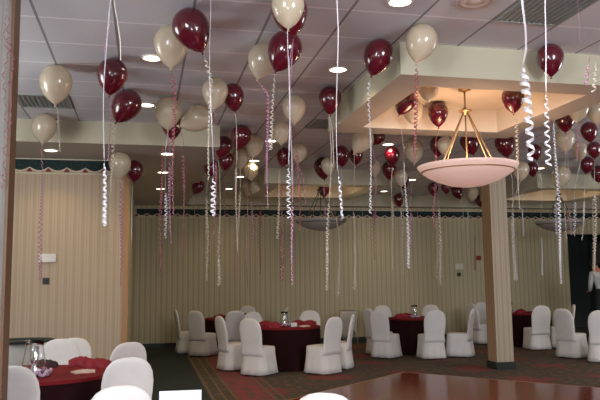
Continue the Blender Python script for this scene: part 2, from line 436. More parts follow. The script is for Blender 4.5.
# ------------------------------------------------------------------ chairs
def make_chair():
    t = thing('banquet_chair', 'x', 'chair')
    bm = bm_new(); rings = []
    prof = [(0.33, 0.222), (0.40, 0.212), (0.47, 0.206), (0.56, 0.212), (0.66, 0.220), (0.75, 0.222), (0.83, 0.210), (0.885, 0.186), (0.925, 0.150), (0.95, 0.105), (0.962, 0.05)]
    for z, hw in prof:
        th = 0.032 if z < 0.91 else 0.032*math.sqrt(max(0.08, 1-((z-0.91)/0.055)**2))
        rings.append(superring(hw, th, -0.215-0.17*(max(z, 0.45)-0.45)-0.03*max(0, 0.45-z), z, 28, 3.0))
    loft(bm, rings); obj('back_cover', bm, M_cover, t, True)
    bm = bm_new(); rings = []
    rings.append(superring(0.17, 0.17, 0.0, 0.476, 48, 3.2))
    rings.append(superring(0.212, 0.222, -0.005, 0.468, 48, 4.5))
    for z, hw, hd, wv in ((0.445, 0.222, 0.232, 0.0), (0.36, 0.226, 0.236, 0.006), (0.24, 0.236, 0.248, 0.016), (0.12, 0.248, 0.262, 0.026), (0.03, 0.260, 0.275, 0.034)):
        rings.append(superring(hw, hd, -0.010, z, 48, 4.5, wv, 12, 0.6))
    loft(bm, rings); obj('seat_cover', bm, M_cover, t, True)
    for sx in (-1, 1):
        for s2 in (-1, 1):
            bm = bm_new(); tube(bm, [(sx*0.19, s2*0.19-0.01, 0.0), (sx*0.185, s2*0.185-0.01, 0.12)], 0.011, 8); obj('leg', bm, M_leg, t, True)
    return t
CH = make_chair(); first = [True]
def chair(x, y, face, label, group, s=1.0):
    """face: compass bearing the sitter looks at, degrees clockwise from +Y"""
    o = CH if first[0] else copy_tree(CH); first[0] = False
    o.location = (x, y, 0); o.rotation_euler = (0, 0, -math.radians(face)); o.scale = (s, s, s)
    o['label'] = label; o['group'] = group; o['category'] = 'chair'
    return o
def chair_px(px, pyb, face, label, group):
    p = atZ(px, pyb, 0); return chair(p.x, p.y, face, label, group)
GA, GB, GC, GD, GE = ('chairs around the centre table', 'chairs around the rear left table', 'chairs around the table left of the column', 'chairs around the table right of the column', 'chairs around the near left table')
TA, TB, TCt, TD, TE = (2.56, 12.62), (1.95, 15.75), (5.72, 14.15), (8.78, 14.95), (-0.92, 7.14)
LAYOUT = [
 (1.93, 11.80, 44, 'white covered chair at front left of the centre table, seat showing', GA),
 (1.60, 12.58, 72, 'white covered chair seen nearly edge-on at left of the centre table', GA),
 (2.98, 11.62, -34, 'white covered chair at front right of the centre table', GA),
 (3.40, 12.16, -66, 'narrow-looking white chair on the right side of the centre table', GA),
 (2.24, 13.50, 155, 'white chair behind the centre table, left one with only its back showing', GA),
 (3.16, 13.48, 205, 'white chair behind the centre table, right one with only its back showing', GA),
 (1.25, 15.03, 42, 'white covered chair with broad back at front left of the rear table', GB),
 (0.98, 15.65, 85, 'thin edge-on white chair leftmost at the rear left table', GB),
 (1.85, 14.72, -2, 'white chair with its back to us left of the centre table', GB),
 (2.86, 15.43, -70, 'white chair back behind the centre table, right of the rear table', GB),
 (2.35, 16.62, 205, 'half-hidden white chair on the far side of the rear left table', GB),
 (4.80, 13.46, 50, 'white covered chair at front left of the table left of the column', GC),
 (4.90, 14.12, 76, 'white chair tucked behind another at the left of the column table', GC),
 (5.58, 13.05, 3, 'white chair with back to us, second left of the striped column', GC),
 (6.24, 13.15, -52, 'white covered chair facing left, just left of the striped column', GC),
 (5.45, 15.15, 175, 'chair behind the column table left of the centrepiece, only its back showing', GC),
 (6.32, 14.98, 225, 'chair behind the column table, its top above the broad front chair', GC),
 (7.95, 15.42, 84, 'white chair partly hidden behind the left side of the column', GD),
 (8.40, 13.85, 4, 'white chair with back to us right of the striped column', GD),
 (8.42, 15.92, 160, 'white chair at far side of the right table, next to the column', GD),
 (9.08, 13.95, -62, 'white chair turned left, behind the shaded one at right', GD),
 (8.24, 12.30, 66, 'white chair showing seat to the right, second from the right edge', 'chairs at the right edge'),
 (8.32, 11.50, 35, 'rightmost white chair, cut by the right edge of the photo', 'chairs at the right edge'),
 (-1.0, 6.19, 3, 'near white chair at the lower left corner, cut by the edge', GE),
 (-0.19, 6.48, -14, 'large white chair at right of the near left table', GE),
 (-0.29, 7.95, -30, 'white chair behind the larger one at right of the near left table', GE),
 (-0.90, 8.12, 176, 'white chair behind the near left table, facing the camera', GE),
 (-0.80, 8.85, 172, 'second white chair just behind the one facing the camera', GE),
 (-0.06, 4.28, 165, 'nearest white chair at the bottom, only its rounded top showing', 'chairs around the nearest table'),
 (0.85, 3.68, 215, 'white chair top at bottom centre, cut by the frame', 'chairs around the nearest table'),
]
for a in LAYOUT: chair(*a, s=0.95 if 'second white chair' in a[3] else 1.0)

# ------------------------------------------------------------------ tables
def table(cx, cy, r, lbl, cl_lbl):
    t = thing('round_table', lbl, 'table', (cx, cy, 0), 0, 'round banquet tables')
    bm = bm_new(); lathe(bm, [(0.001, 0.72), (r-0.02, 0.72), (r-0.01, 0.73), (r-0.02, 0.742), (0.001, 0.742)], 40, True, True); obj('tabletop', bm, M_table, t, False)
    for i in range(4):
        a = PI/4+i*PI/2; bm = bm_new(); tube(bm, [(0.42*r*math.cos(a)*1.3, 0.42*r*math.sin(a)*1.3, 0), (0.42*r*math.cos(a), 0.42*r*math.sin(a), 0.719)], 0.014, 8); obj('leg', bm, M_leg, t, True)
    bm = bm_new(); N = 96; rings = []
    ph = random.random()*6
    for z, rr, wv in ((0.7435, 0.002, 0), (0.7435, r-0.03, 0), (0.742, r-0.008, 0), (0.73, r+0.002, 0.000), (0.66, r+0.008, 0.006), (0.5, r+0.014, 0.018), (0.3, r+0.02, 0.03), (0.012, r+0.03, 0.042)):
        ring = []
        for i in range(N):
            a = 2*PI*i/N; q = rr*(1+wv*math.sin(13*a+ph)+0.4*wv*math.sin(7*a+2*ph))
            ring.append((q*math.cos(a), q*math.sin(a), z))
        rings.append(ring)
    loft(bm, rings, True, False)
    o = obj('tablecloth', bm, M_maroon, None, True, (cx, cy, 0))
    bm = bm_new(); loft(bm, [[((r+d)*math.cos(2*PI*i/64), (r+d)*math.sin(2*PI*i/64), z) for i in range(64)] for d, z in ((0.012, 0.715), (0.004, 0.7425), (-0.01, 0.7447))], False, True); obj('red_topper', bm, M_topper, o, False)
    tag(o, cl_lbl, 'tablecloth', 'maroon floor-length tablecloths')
table(*TA, 0.62, 'round banquet table in the centre under a maroon cloth', 'maroon tablecloth to the floor on the centre table')
table(*TB, 0.60, 'round banquet table rear left under a maroon cloth', 'maroon tablecloth on the rear left table, mostly behind chairs')
table(*TCt, 0.58, 'round banquet table left of the column under a maroon cloth', 'dark maroon tablecloth on the table left of the striped column')
table(*TD, 0.60, 'round banquet table right of the column under a maroon cloth', 'dark maroon tablecloth on the table right of the striped column')
table(*TE, 0.64, 'near left round banquet table under a maroon cloth', 'bright maroon tablecloth on the near left table')
table(0.38, 2.72, 0.60, 'nearest round table below the bottom edge of the picture', 'maroon tablecloth on the nearest table below the picture')

def at_table(T, dx, dy, z=0.745): return (T[0]+dx, T[1]+dy, z)
def napkin(loc, rz, label, material=M_napkin, s=1.0, kind=0):
    """a folded cloth napkin, creased into a low fan"""
    bm = bm_new(); N, Mn = 14, 7; g = []
    for i in range(N+1):
        row = []
        for j in range(Mn+1):
            u = i/N-0.5; v = j/Mn-0.5
            h = 0.012 + (0.095*(1-abs(v)*1.7) if kind == 0 else 0.03*(1-abs(v)*1.5))*(0.55+0.45*math.cos(u*PI)) + 0.008*math.sin(i*1.9+j*2.3)
            row.append(bm.verts.new((u*0.26*s*(1+0.2*v), v*0.13*s*(1+0.25*math.sin(i*0.9)), max(0.004, h*s))))
        g.append(row)
    for i in range(N):
        for j in range(Mn): bm.faces.new((g[i][j], g[i+1][j], g[i+1][j+1], g[i][j+1]))
    ed = [e for e in bm.edges if e.is_boundary]
    r = bmesh.ops.extrude_edge_only(bm, edges=ed)
    for v in r['geom']:
        if isinstance(v, bmesh.types.BMVert): v.co.z = 0.0
    o = obj('napkin', bm, material, None, True, loc); o.rotation_euler = (0, 0, rz)
    tag(o, label, 'napkin', 'folded napkins')
def hurricane(loc, label, s=1.0, flowers=True):
    t = thing('hurricane_lamp', label, 'centrepiece', loc)
    t.scale = (s, s, s)
    bm = bm_new(); lathe(bm, [(0.001, 0.0), (0.055, 0.0), (0.085, 0.05), (0.088, 0.09), (0.075, 0.16), (0.062, 0.23), (0.072, 0.27), (0.069, 0.27), (0.059, 0.23), (0.072, 0.16), (0.084, 0.09), (0.080, 0.05), (0.05, 0.006), (0.001, 0.006)], 28); obj('glass_shade', bm, M_glass, t, True)
    bm = bm_new(); lathe(bm, [(0.001, 0.008), (0.03, 0.008), (0.034, 0.05), (0.018, 0.075), (0.026, 0.11), (0.030, 0.15), (0.017, 0.18), (0.022, 0.22), (0.001, 0.225)], 20); obj('silver_candle', bm, M_mirror, t, True)
    if flowers:
        bm = bm_new()
        pts = [((0.108+0.012*math.sin(7*q))*math.cos(q), (0.108+0.012*math.sin(7*q))*math.sin(q), 0.03+0.016*math.sin(9*q)) for q in [j*2*PI/64 for j in range(64)]]
        tube(bm, pts, 0.015, 6)
        obj('bow_ring', bm, M_lilac, t, True)
    return t
p = atY(34, 369, TE[1]-0.25); hurricane((p.x, TE[1]-0.25, 0.745), 'tall glass hurricane lamp with lilac bow on the near left table', 1.22)
def card(loc, rz, w, h, label):
    bm = bm_new(); d = 0.03; th = 0.002
    for s in (1, -1):
        vs = [bm.verts.new(q) for q in ((-w/2, s*d, 0), (w/2, s*d, 0), (w/2, 0, h), (-w/2, 0, h), (-w/2, s*(d-th), 0), (w/2, s*(d-th), 0), (w/2, 0, h-th*3), (-w/2, 0, h-th*3))]
        for f in ((0,1,2,3), (4,7,6,5), (0,4,5,1), (1,5,6,2), (0,3,7,4)): bm.faces.new([vs[i] for i in f])
    o = obj('tent_card', bm, M_paper, None, False, loc); o.rotation_euler = (0, 0, rz); tag(o, label, 'card')
napkin((-0.44, 7.36, 0.745), 0.2, 'bright maroon folded napkin at far right of the near left table')
napkin((-0.62, 7.58, 0.745), -0.1, 'maroon folded napkin beside another at the back of the near table')
napkin((-0.55, 7.02, 0.745), 0.25, 'tan folded napkin on the near left table', M_linen, 0.8, 1)
napkin((-0.96, 7.58, 0.745), 0.1, 'dark folded napkin beside the near hurricane lamp', cloth('dark napkin', (0.03, 0.012, 0.014), (0.05, 0.02, 0.02)), 0.8)
for dx, dy, lb in ((-0.36, 0.12, 'maroon napkin on left of the centre table'), (-0.28, -0.30, 'maroon napkin at front left of the centre table'), (0.26, 0.10, 'maroon napkin right of the centrepiece on the centre table'), (0.44, -0.02, 'maroon napkin at right edge of the centre table')):
    napkin(at_table(TA, dx, dy), random.uniform(-.3, .3), lb)
napkin(at_table(TA, 0.28, -0.32), 0.1, 'tan napkin at front right of the centre table', M_linen, 0.7, 1)
hurricane(at_table(TA, -0.02, 0.05), 'glass hurricane lamp in the middle of the centre table', 0.95)
card(at_table(TA, 0.10, -0.22), 0.1, 0.11, 0.07, 'small white card before the centre table lamp')
for dx, dy, lb in ((-0.36, -0.08, 'maroon napkin at left edge of the column table'), (-0.2, 0.05, 'maroon napkin beside the column table lamp'), (0.42, 0.0, 'maroon napkin at right edge of the column table')):
    napkin(at_table(TCt, dx, dy), random.uniform(-.3, .3), lb)
hurricane(at_table(TCt, -0.02, 0.0), 'glass hurricane lamp on the table left of the column', 0.95)
for dx, dy, lb in ((-0.30, -0.2, 'maroon napkin at left of the rear left table'), (-0.05, -0.3, 'maroon napkin at front of the rear left table'), (0.3, -0.1, 'maroon napkin at right of the rear left table')):
    napkin(at_table(TB, dx, dy), random.uniform(-.3, .3), lb)
for dx, dy, lb in ((0.32, -0.1, 'maroon napkin at right of the table beyond the column'), (-0.2, -0.2, 'maroon napkin at left of the table beyond the column')):
    napkin(at_table(TD, dx, dy), random.uniform(-.3, .3), lb)
hurricane(at_table(TD, -0.30, 0.1), 'glass hurricane lamp on the table right of the column', 0.8)
# menu card at the very bottom: upper edge shows
p = atY(180.5, 390.5, 3.15)
card((p.x, 3.15, 0.745), -0.05, 0.183, p.z-0.745, 'large white paper card at the bottom edge of the photo')

# ------------------------------------------------------------------ tray stands
def tray_stand(x, y, rz, label, tray_label=None, h=0.74, w=0.42):
    t = thing('tray_stand', label, 'tray stand', (x, y, 0), rz)
    for s in (-1, 1):
        for e in (-1, 1):
            bm = bm_new(); tube(bm, [(s*w/2, -e*0.2, 0.0), (s*w/2, e*0.2, h-0.02)], 0.012, 8); obj('leg', bm, M_black if tray_label else M_leg, t, True)
    bm = bm_new(); NX, prof = 12, [(-0.215, 0.30), (-0.212, 0.55), (-0.205, h), (-0.07, h-0.004), (0.07, h-0.004), (0.205, h), (0.212, 0.5), (0.216, 0.14)]
    rows = []
    for yy, zz in prof:
        rows.append([bm.verts.new(((i/NX-0.5)*(w+0.02)*(0.62+0.38*(zz/h)) , yy+0.012*math.sin(i*1.7+zz*9), zz-(0.10*math.sin(i*0.5+0.3) if zz < h*0.6 else 0))) for i in range(NX+1)])
    for a, b in zip(rows, rows[1:]):
        for i in range(NX): bm.faces.new((a[i], a[i+1], b[i+1], b[i]))
    bmesh.ops.solidify(bm, geom=list(bm.faces), thickness=0.006)
    obj('cover_cloth', bm, M_white, t, True)
    if tray_label:
        bm = bm_new(); N = 40
        def el(a, b, z): return [(a*math.cos(2*PI*i/N), b*math.sin(2*PI*i/N), z) for i in range(N)]
        loft(bm, [el(0.30, 0.22, 0), el(0.345, 0.265, 0.004), el(0.37, 0.29, 0.035), el(0.362, 0.282, 0.037), el(0.335, 0.255, 0.012), el(0.30, 0.22, 0.009)])
        o = obj('serving_tray', bm, M_tray, None, True, (x, y, h+0.008)); tag(o, tray_label, 'tray')
p = atY(351, 314, 16.6)
tray_stand(4.86, 16.3, -0.28, 'white cloth draped tray stand against the back wall', h=0.82)
p = atY(27, 341, 9.05)
tray_stand(p.x-0.06, 9.12, 0.1, 'white cloth covered tray stand behind the near left table', 'black oval serving tray on a stand by the striped wall', h=p.z-0.03)

# ------------------------------------------------------------------ chandeliers
def chandelier(cx, cy, label, lit, metal, watt=CHAND_W, lampcol=(1.0, 0.70, 0.42), soft=0.05):
    t = thing('chandelier', label, 'chandelier', (cx, cy, 2.60))
    bm = bm_new(); seg = 56
    prof = [(0.002, 0.0), (0.10, 0.004), (0.25, 0.025), (0.40, 0.068), (0.52, 0.118), (0.60, 0.165), (0.645, 0.205), (0.668, 0.232), (0.664, 0.238), (0.635, 0.212), (0.59, 0.178), (0.51, 0.135), (0.39, 0.086), (0.24, 0.045), (0.002, 0.02)]
    lathe(bm, [(r_*0.83, z_) for r_, z_ in prof], seg); obj('bowl', bm, M_bowl_lit if lit else M_bowl_dim, t, True)
    bm = bm_new(); lathe(bm, [(0.503, 0.163), (0.515, 0.163), (0.518, 0.174), (0.506, 0.174), (0.503, 0.163)], seg); obj('band', bm, metal, t, True)
    hubz = 0.845
    for k_ in range(4):
        a = 2*PI*k_/4 + 0.34; bm = bm_new()
        tube(bm, [(0.03*math.cos(a), 0.03*math.sin(a), hubz), (0.43*math.cos(a), 0.43*math.sin(a), 0.150)], 0.0075, 8); obj('rod', bm, metal, t, True)
    bm = bm_new(); lathe(bm, [(0.002, hubz-0.03), (0.02, hubz-0.03), (0.025, hubz-0.005), (0.07, hubz+0.01), (0.075, hubz+0.022), (0.03, hubz+0.035), (0.015, hubz+0.06), (0.002, hubz+0.062)], 24); obj('hub', bm, metal, t, True)
    bm = bm_new(); tube(bm, [(0, 0, 0.05), (0, 0, hubz)], 0.009, 8); obj('centre_stem', bm, metal, t, True)
    bm = bm_new(); tube(bm, [(0, 0, hubz+0.05), (0, 0, ZC-2.60-0.03)], 0.011, 8); obj('down_rod', bm, metal, t, True)
    bm = bm_new(); lathe(bm, [(0.002, ZC-2.6-0.013), (0.075, ZC-2.6-0.013), (0.07, ZC-2.6-0.03), (0.012, ZC-2.6-0.05), (0.002, ZC-2.6-0.05)], 24); obj('ceiling_canopy', bm, metal, t, True)
    if lit:
        for k_ in range(3):
            a = 2*PI*k_/3+0.3
            light('bulb', 'POINT', (0.16*math.cos(a), 0.16*math.sin(a), 0.20), watt/3, lampcol, soft, t)
    else:
        light('bulb', 'POINT', (0.2, 0.05, 0.20), CHAND_W*0.35, (1.0, 0.74, 0.42), 0.06, t)
chandelier(3.50, 7.0, 'large lit alabaster bowl chandelier on brass rods in the near coffer', True, M_brass)
chandelier(3.62, 14.05, 'dim far bowl chandelier with dark rods left of centre', False, M_bronze)
FILL_CHANDELIERS = [(3.5, -0.4), (-3.3, 6.4), (9.6, 7.0), (-2.6, -0.4)]  # unseen chandeliers added as fill to brighten the ceiling
for (x, y), uw, wh in zip(FILL_CHANDELIERS, (900.0, 240.0, 320.0, 800.0), ('behind the camera on the right', 'beyond the left wall end', 'beyond the right edge', 'behind the camera on the left')):
    chandelier(x, y, 'unseen bowl chandelier added to brighten the ceiling, ' + wh, True, M_brass, uw, (0.93, 0.96, 1.0), 0.7)
chandelier(9.30, 14.10, 'dim far bowl chandelier at the right, behind streamers', False, M_bronze)

# ------------------------------------------------------------------ wall fittings
p = atY(47.5, 258, 10.67)
bm = bm_new(); box(bm, -0.12, 0.12, -0.035, 0, -0.06, 0.06); bmesh.ops.bevel(bm, geom=list(bm.edges), offset=0.008, segments=2)
tag(obj('wall_box', bm, M_metalbox, None, False, (p.x, 10.678, p.z)), 'pale metal box mounted on the left striped wall', 'wall box')
p = atY(46, 281, 10.67)
bm = bm_new(); box(bm, -0.045, 0.045, -0.02, 0, -0.045, 0.045); box(bm, -0.02, 0.02, -0.03, -0.021, -0.02, 0.02)
tag(obj('wall_socket', bm, M_dark, None, False, (p.x, 10.678, p.z)), 'small dark wall plate below the pale box', 'wall plate')
p = atY(459, 266.5, 17.19)
bm = bm_new(); box(bm, -0.11, 0.11, -0.03, 0, -0.075, 0.075); bmesh.ops.bevel(bm, geom=list(bm.edges), offset=0.01, segments=2)
tag(obj('wall_box', bm, M_plate, None, False, (p.x, 17.198, p.z)), 'white wall box on the back wall left of the column', 'wall box')
p = atY(459, 274.5, 17.19)
bm = bm_new(); box(bm, -0.05, 0.05, -0.02, 0, -0.05, 0.05); box(bm, -0.02, 0.02, -0.03, -0.021, -0.02, 0.02)
tag(obj('wall_socket', bm, M_dark, None, False, (p.x, 17.198, p.z)), 'small dark wall plate under the white box on the back wall', 'wall plate')
p = atY(478.5, 258, 17.19)
bm = bm_new(); box(bm, -0.06, 0.06, -0.05, 0, -0.06, 0.06); bmesh.ops.bevel(bm, geom=list(bm.edges), offset=0.01, segments=2)
tag(obj('fire_alarm', bm, M_redbox, None, False, (p.x, 17.198, p.z)), 'small red alarm box on the back wall at the column edge', 'alarm')

# ------------------------------------------------------------------ stage corner: riser, loudspeaker, person
M_shirt = cloth('white shirt', (0.52, 0.53, 0.53), (0.60, 0.61, 0.61)); M_trous = mat('black trousers', (0.01, 0.012, 0.012), 0.8)
M_skin = mat('skin', (0.45, 0.20, 0.13), 0.55); M_hair = mat('black hair', (0.008, 0.007, 0.007), 0.5)
pc = atY(602, 290, 14.6)
bm = bm_new(); box(bm, pc.x-0.75, pc.x+1.9, 14.0, 16.4, 0, 0.24); bmesh.ops.bevel(bm, geom=list(bm.edges), offset=0.01, segments=1)
tag(obj('stage_riser', bm, M_base, None), 'low dark stage riser at the right edge behind the chairs', 'stage')
sp = atY(601, 265, 15.5)
t = thing('loudspeaker', 'black box loudspeaker on a pole at the right edge', 'speaker', (sp.x+0.06, 15.5, 0.241))
bm = bm_new(); box(bm, -0.21, 0.21, -0.17, 0.17, 1.66, 2.17); bmesh.ops.bevel(bm, geom=list(bm.edges), offset=0.015, segments=2); obj('cabinet', bm, M_black, t)
bm = bm_new(); tube(bm, [(0, 0, 0.02), (0, 0, 1.66)], 0.018, 8); obj('pole', bm, M_black, t, True)
for i in range(3):
    a = i*2*PI/3; bm = bm_new(); tube(bm, [(0, 0, 0.5), (0.36*math.cos(a), 0.36*math.sin(a), 0.012)], 0.011, 6); obj('leg', bm, M_black, t, True)
# person (back to the camera, leaning left, on the riser)
def skin_body(name, verts, edges, radii, material, parent, root=0, sub=2):
    me = bpy.data.meshes.new(name); me.from_pydata([tuple(v) for v in verts], edges, []); o = bpy.data.objects.new(name, me); C.objects.link(o)
    md = o.modifiers.new('skin', 'SKIN'); md.use_smooth_shade = True
    for i, r in enumerate(radii):
        sv = me.skin_vertices[0].data[i]; sv.radius = (r, r) if isinstance(r, (int, float)) else r; sv.use_root = (i == root)
    ms = o.modifiers.new('sub', 'SUBSURF'); ms.levels = sub; ms.render_levels = sub
    dg = bpy.context.evaluated_depsgraph_get(); ev = o.evaluated_get(dg); m2 = bpy.data.meshes.new_from_object(ev)
    bpy.data.objects.remove(o); m2.materials.clear(); m2.materials.append(material)
    for p_ in m2.polygons: p_.use_smooth = True
    o2 = bpy.data.objects.new(name, m2); C.objects.link(o2); o2.parent = parent; return o2
pt = thing('person', 'person in a pale shirt and black trousers leaning at the right edge', 'person', (pc.x+0.02, 14.6, 0.241), math.radians(-15))
bv = [(0,0,0.93),(0,0.02,1.10),(-0.03,0.05,1.27),(-0.06,0.09,1.42),(-0.08,0.13,1.50),(-0.10,0.17,1.60),(-0.11,0.18,1.68),
      (-0.21,0.06,1.40),(-0.25,0.08,1.13),(-0.20,0.27,0.99),(-0.19,0.34,0.97), (0.12,0.08,1.41),(0.22,0.14,1.16),(0.20,0.34,1.04),(0.20,0.41,1.04),
      (-0.10,0,0.86),(-0.12,0.02,0.48),(-0.13,-0.02,0.08),(-0.13,0.13,0.035),(0.10,0,0.86),(0.12,0.03,0.48),(0.13,-0.02,0.08),(0.13,0.13,0.035)]
be = [(0,1),(1,2),(2,3),(3,4),(4,5),(5,6),(3,7),(7,8),(8,9),(9,10),(3,11),(11,12),(12,13),(13,14),(0,15),(15,16),(16,17),(17,18),(0,19),(19,20),(20,21),(21,22)]
br = [(0.15,0.11),(0.14,0.10),(0.16,0.11),(0.13,0.09),0.052,(0.075,0.09),(0.062,0.08),0.055,0.042,0.032,0.03,0.055,0.042,0.032,0.03,0.085,0.06,0.045,0.035,0.085,0.06,0.045,0.035]
body = skin_body('body', bv, be, br, M_skin, pt)
def clothes(name, keep, grow, material, zcut=None):
    vs = [bv[i] for i in keep]; mp = {i: j for j, i in enumerate(keep)}
    es = [(mp[a], mp[b]) for a, b in be if a in mp and b in mp]
    rs = [tuple(x+grow for x in (br[i] if isinstance(br[i], tuple) else (br[i], br[i]))) for i in keep]
    return skin_body(name, vs, es, rs, material, pt)
clothes('shirt', [0,1,2,3,7,8,9,11,12,13], 0.016, M_shirt)
clothes('trousers', [0,1,15,16,17,19,20,21], 0.018, M_trous)
for s in (-1, 1):
    bm = bm_new(); loft(bm, [[(s*0.13+0.05*math.cos(a), 0.05+0.13*math.sin(a), z) for a in [j*PI/8 for j in range(16)]] for z in (0.0, 0.05)]+[[(s*0.13+0.03*math.cos(a), 0.0+0.06*math.sin(a), 0.10) for a in [j*PI/8 for j in range(16)]]]); obj('shoe', bm, M_black, pt, True)
for hx, hy, hz in ((-0.19, 0.34, 0.97), (0.20, 0.41, 1.04)):
    for q in range(4):
        bm = bm_new(); a = (q-1.5)*0.02; tube(bm, [(hx+a, hy+0.02, hz), (hx+a*1.2, hy+0.07, hz-0.005), (hx+a*1.2, hy+0.10-0.008*abs(q-1.3), hz-0.03)], [0.010, 0.009, 0.006], 6); obj('finger', bm, M_skin, pt, True)
    bm = bm_new(); s = 1 if hx < 0 else -1; tube(bm, [(hx+s*0.02, hy, hz), (hx+s*0.05, hy+0.03, hz-0.01), (hx+s*0.055, hy+0.06, hz-0.02)], [0.011, 0.010, 0.007], 6); obj('thumb', bm, M_skin, pt, True)
bm = bm_new(); bmesh.ops.create_uvsphere(bm, u_segments=20, v_segments=14, radius=1.0)
for v_ in bm.verts:
    v_.co = Vector((v_.co.x*0.098-0.105, v_.co.y*0.112+0.16, v_.co.z*0.115+1.675))
obj('hair', bm, M_hair, pt, True)
bm = bm_new()
for s in (-1, 1):
    tube(bm, [(-0.105+s*0.034, 0.255, 1.64), (-0.105+s*0.034, 0.272, 1.64)], 0.012, 8)
obj('eyes', bm, M_paper, pt, True)
bm = bm_new(); tube(bm, [(-0.105, 0.262, 1.635), (-0.105, 0.292, 1.605)], [0.009, 0.016], 8); obj('nose', bm, M_skin, pt, True)

# ------------------------------------------------------------------ balloons and streamers
def ribbon_mesh(path, curl_z, wd, amp, pitch, seed=0):
    """flat ribbon following path (world points relative to the knot); below curl_z it coils"""
    rnd = random.Random(seed)
    P = [Vector(p) for p in path]
    L = [0]
    for a, b in zip(P, P[1:]): L.append(L[-1]+(b-a).length)
    tot = L[-1]
    def at(s):
        for i in range(len(P)-1):
            if s <= L[i+1]+1e-9:
                t = (s-L[i])/max(1e-6, L[i+1]-L[i]); return P[i].lerp(P[i+1], t)
        return P[-1]
    bm = bm_new(); prev = None; ph = rnd.random()*6; s = 0.0; phase = 0.0
    while True:
        p = at(s)
        curl = p.z < curl_z
        ramp = min(1.0, max(0.0, (curl_z-p.z)/0.08)) if curl else 0
        wob = 0.008*math.sin(s*5+ph)
        g = amp*(0.8+0.35*math.sin(s*3.1+ph*2))
        c = p + Vector((g*ramp*math.cos(phase+ph)+wob, g*ramp*math.sin(phase+ph), 0))
        if curl: side = Vector((0, 0, wd/2)) + Vector((-math.sin(phase+ph), math.cos(phase+ph), 0))*wd*0.1
        else:
            tw = s*1.6+ph; side = Vector((math.cos(tw)*0.5+0.6, math.sin(tw)*0.5, 0)).normalized()*wd*0.30
        a, b = bm.verts.new(c-side), bm.verts.new(c+side)
        if prev: bm.faces.new((prev[0], prev[1], b, a))
        prev = (a, b)
        if s >= tot: break
        ds = pitch/9 if curl else 0.04
        s = min(tot, s+ds)
        if curl: phase += 2*PI*ds/(pitch*(1+0.25*math.sin(s*7)))
    return bm
def balloon_meshes():
    prof = []
    for i in range(17):
        t = i/16; a = t*PI*0.93
        r = math.sin(a)*0.5; z = -math.cos(a)
        z = z*0.5
        # top half round, lower half drawn out toward the neck
        prof.append((r, z))
    out = []
    N = 26
    for i in range(N):
        t = i/(N-1)
        if t < 0.5:
            a = t/0.5*PI/2; out.append((0.5*math.sin(a)+0.0005, 0.52*math.cos(a)))
        else:
            u = (t-0.5)/0.5; r = 0.5*math.cos(u*PI/2)**1.02*(1-0.03*math.sin(u*PI)); out.append((max(r, 0.022), -0.76*(0.5*u+0.5*math.sin(u*PI/2))))
    bm = bm_new(); lathe(bm, out, 28, True, True)
    me = bpy.data.meshes.new('bulb'); bmesh.ops.recalc_face_normals(bm, faces=bm.faces); bm.to_mesh(me); bm.free()
    for p_ in me.polygons: p_.use_smooth = True
    bm = bm_new(); lathe(bm, [(0.022, -0.755), (0.026, -0.77), (0.018, -0.785), (0.045, -0.82), (0.04, -0.822), (0.001, -0.79)], 12, True, True)
    mk = bpy.data.meshes.new('knot'); bmesh.ops.recalc_face_normals(bm, faces=bm.faces); bm.to_mesh(mk); bm.free()
    return me, mk
BB, BK = balloon_meshes()
BM = {}
for key, mm in (('m', M_bm), ('c', M_bc)):
    a, b = BB.copy(), BK.copy(); a.materials.append(mm); b.materials.append(mm); BM[key] = (a, b)
GRP = {'m': 'maroon balloons under the ceiling', 'c': 'cream balloons under the ceiling'}
NB = [0]
def balloon(col, cx, cy, w, tilt, label, ribbons=(), top=ZC, lean=0, dist=None):
    """cx, cy: middle of the bulb in the photo, w its width there; it rides against the ceiling plane `top`."""
    cy -= 0.09*w*math.cos(math.radians(tilt)); cx -= 0.09*w*math.sin(math.radians(tilt))
    v = ray(cx, cy)
    Y = dist or (top-EYE-0.015)/(v.z+0.52*w/FPX)
    D = w*Y/FPX*1.06
    pos = atY(cx, cy, Y)
    t = thing('balloon', label, 'balloon', pos, 0, GRP[col])
    rot = Matrix.Rotation(-YAW-math.atan((cx-300)/FPX), 4, 'Z') @ Matrix.Rotation(-math.radians(tilt), 4, 'Y') @ Matrix.Rotation(math.radians(lean), 4, 'X')
    parts = []
    for nm, me in zip(('bulb', 'knot'), BM[col]):
        o = bpy.data.objects.new(nm, me); C.objects.link(o); o.parent = t
        o.matrix_local = rot @ Matrix.Scale(D, 4)
    kn = rot @ Vector((0, 0, -0.79*D))
    for j, rb in enumerate(ribbons):
        rc, pts, cy0 = rb[0], rb[1], rb[2]
        wd = rb[3] if len(rb) > 3 else 0.011; amp = rb[4] if len(rb) > 4 else 0.016
        path = [kn] + [atY(x, y, Y)-pos for x, y in pts]
        cz = (atY(pts[-1][0], cy0, Y)-pos).z if cy0 else -99
        if cy0 == 1: cz = kn.z-0.01
        if len(rb) < 5:
            amp *= min(1.75, max(1.0, Y/7.0)); wd *= min(1.4, max(1.0, Y/8.0))
        bm = ribbon_mesh(path, cz, wd, amp, amp*2.5, NB[0]*7+j)
        obj('ribbon', bm, RIB[rc], t, True)
    NB[0] += 1
    return t
m_, c_ = 'm', 'c'
W, Pk, Mr, Cr, Vi = 'w', 'p', 'm', 'c', 'v'
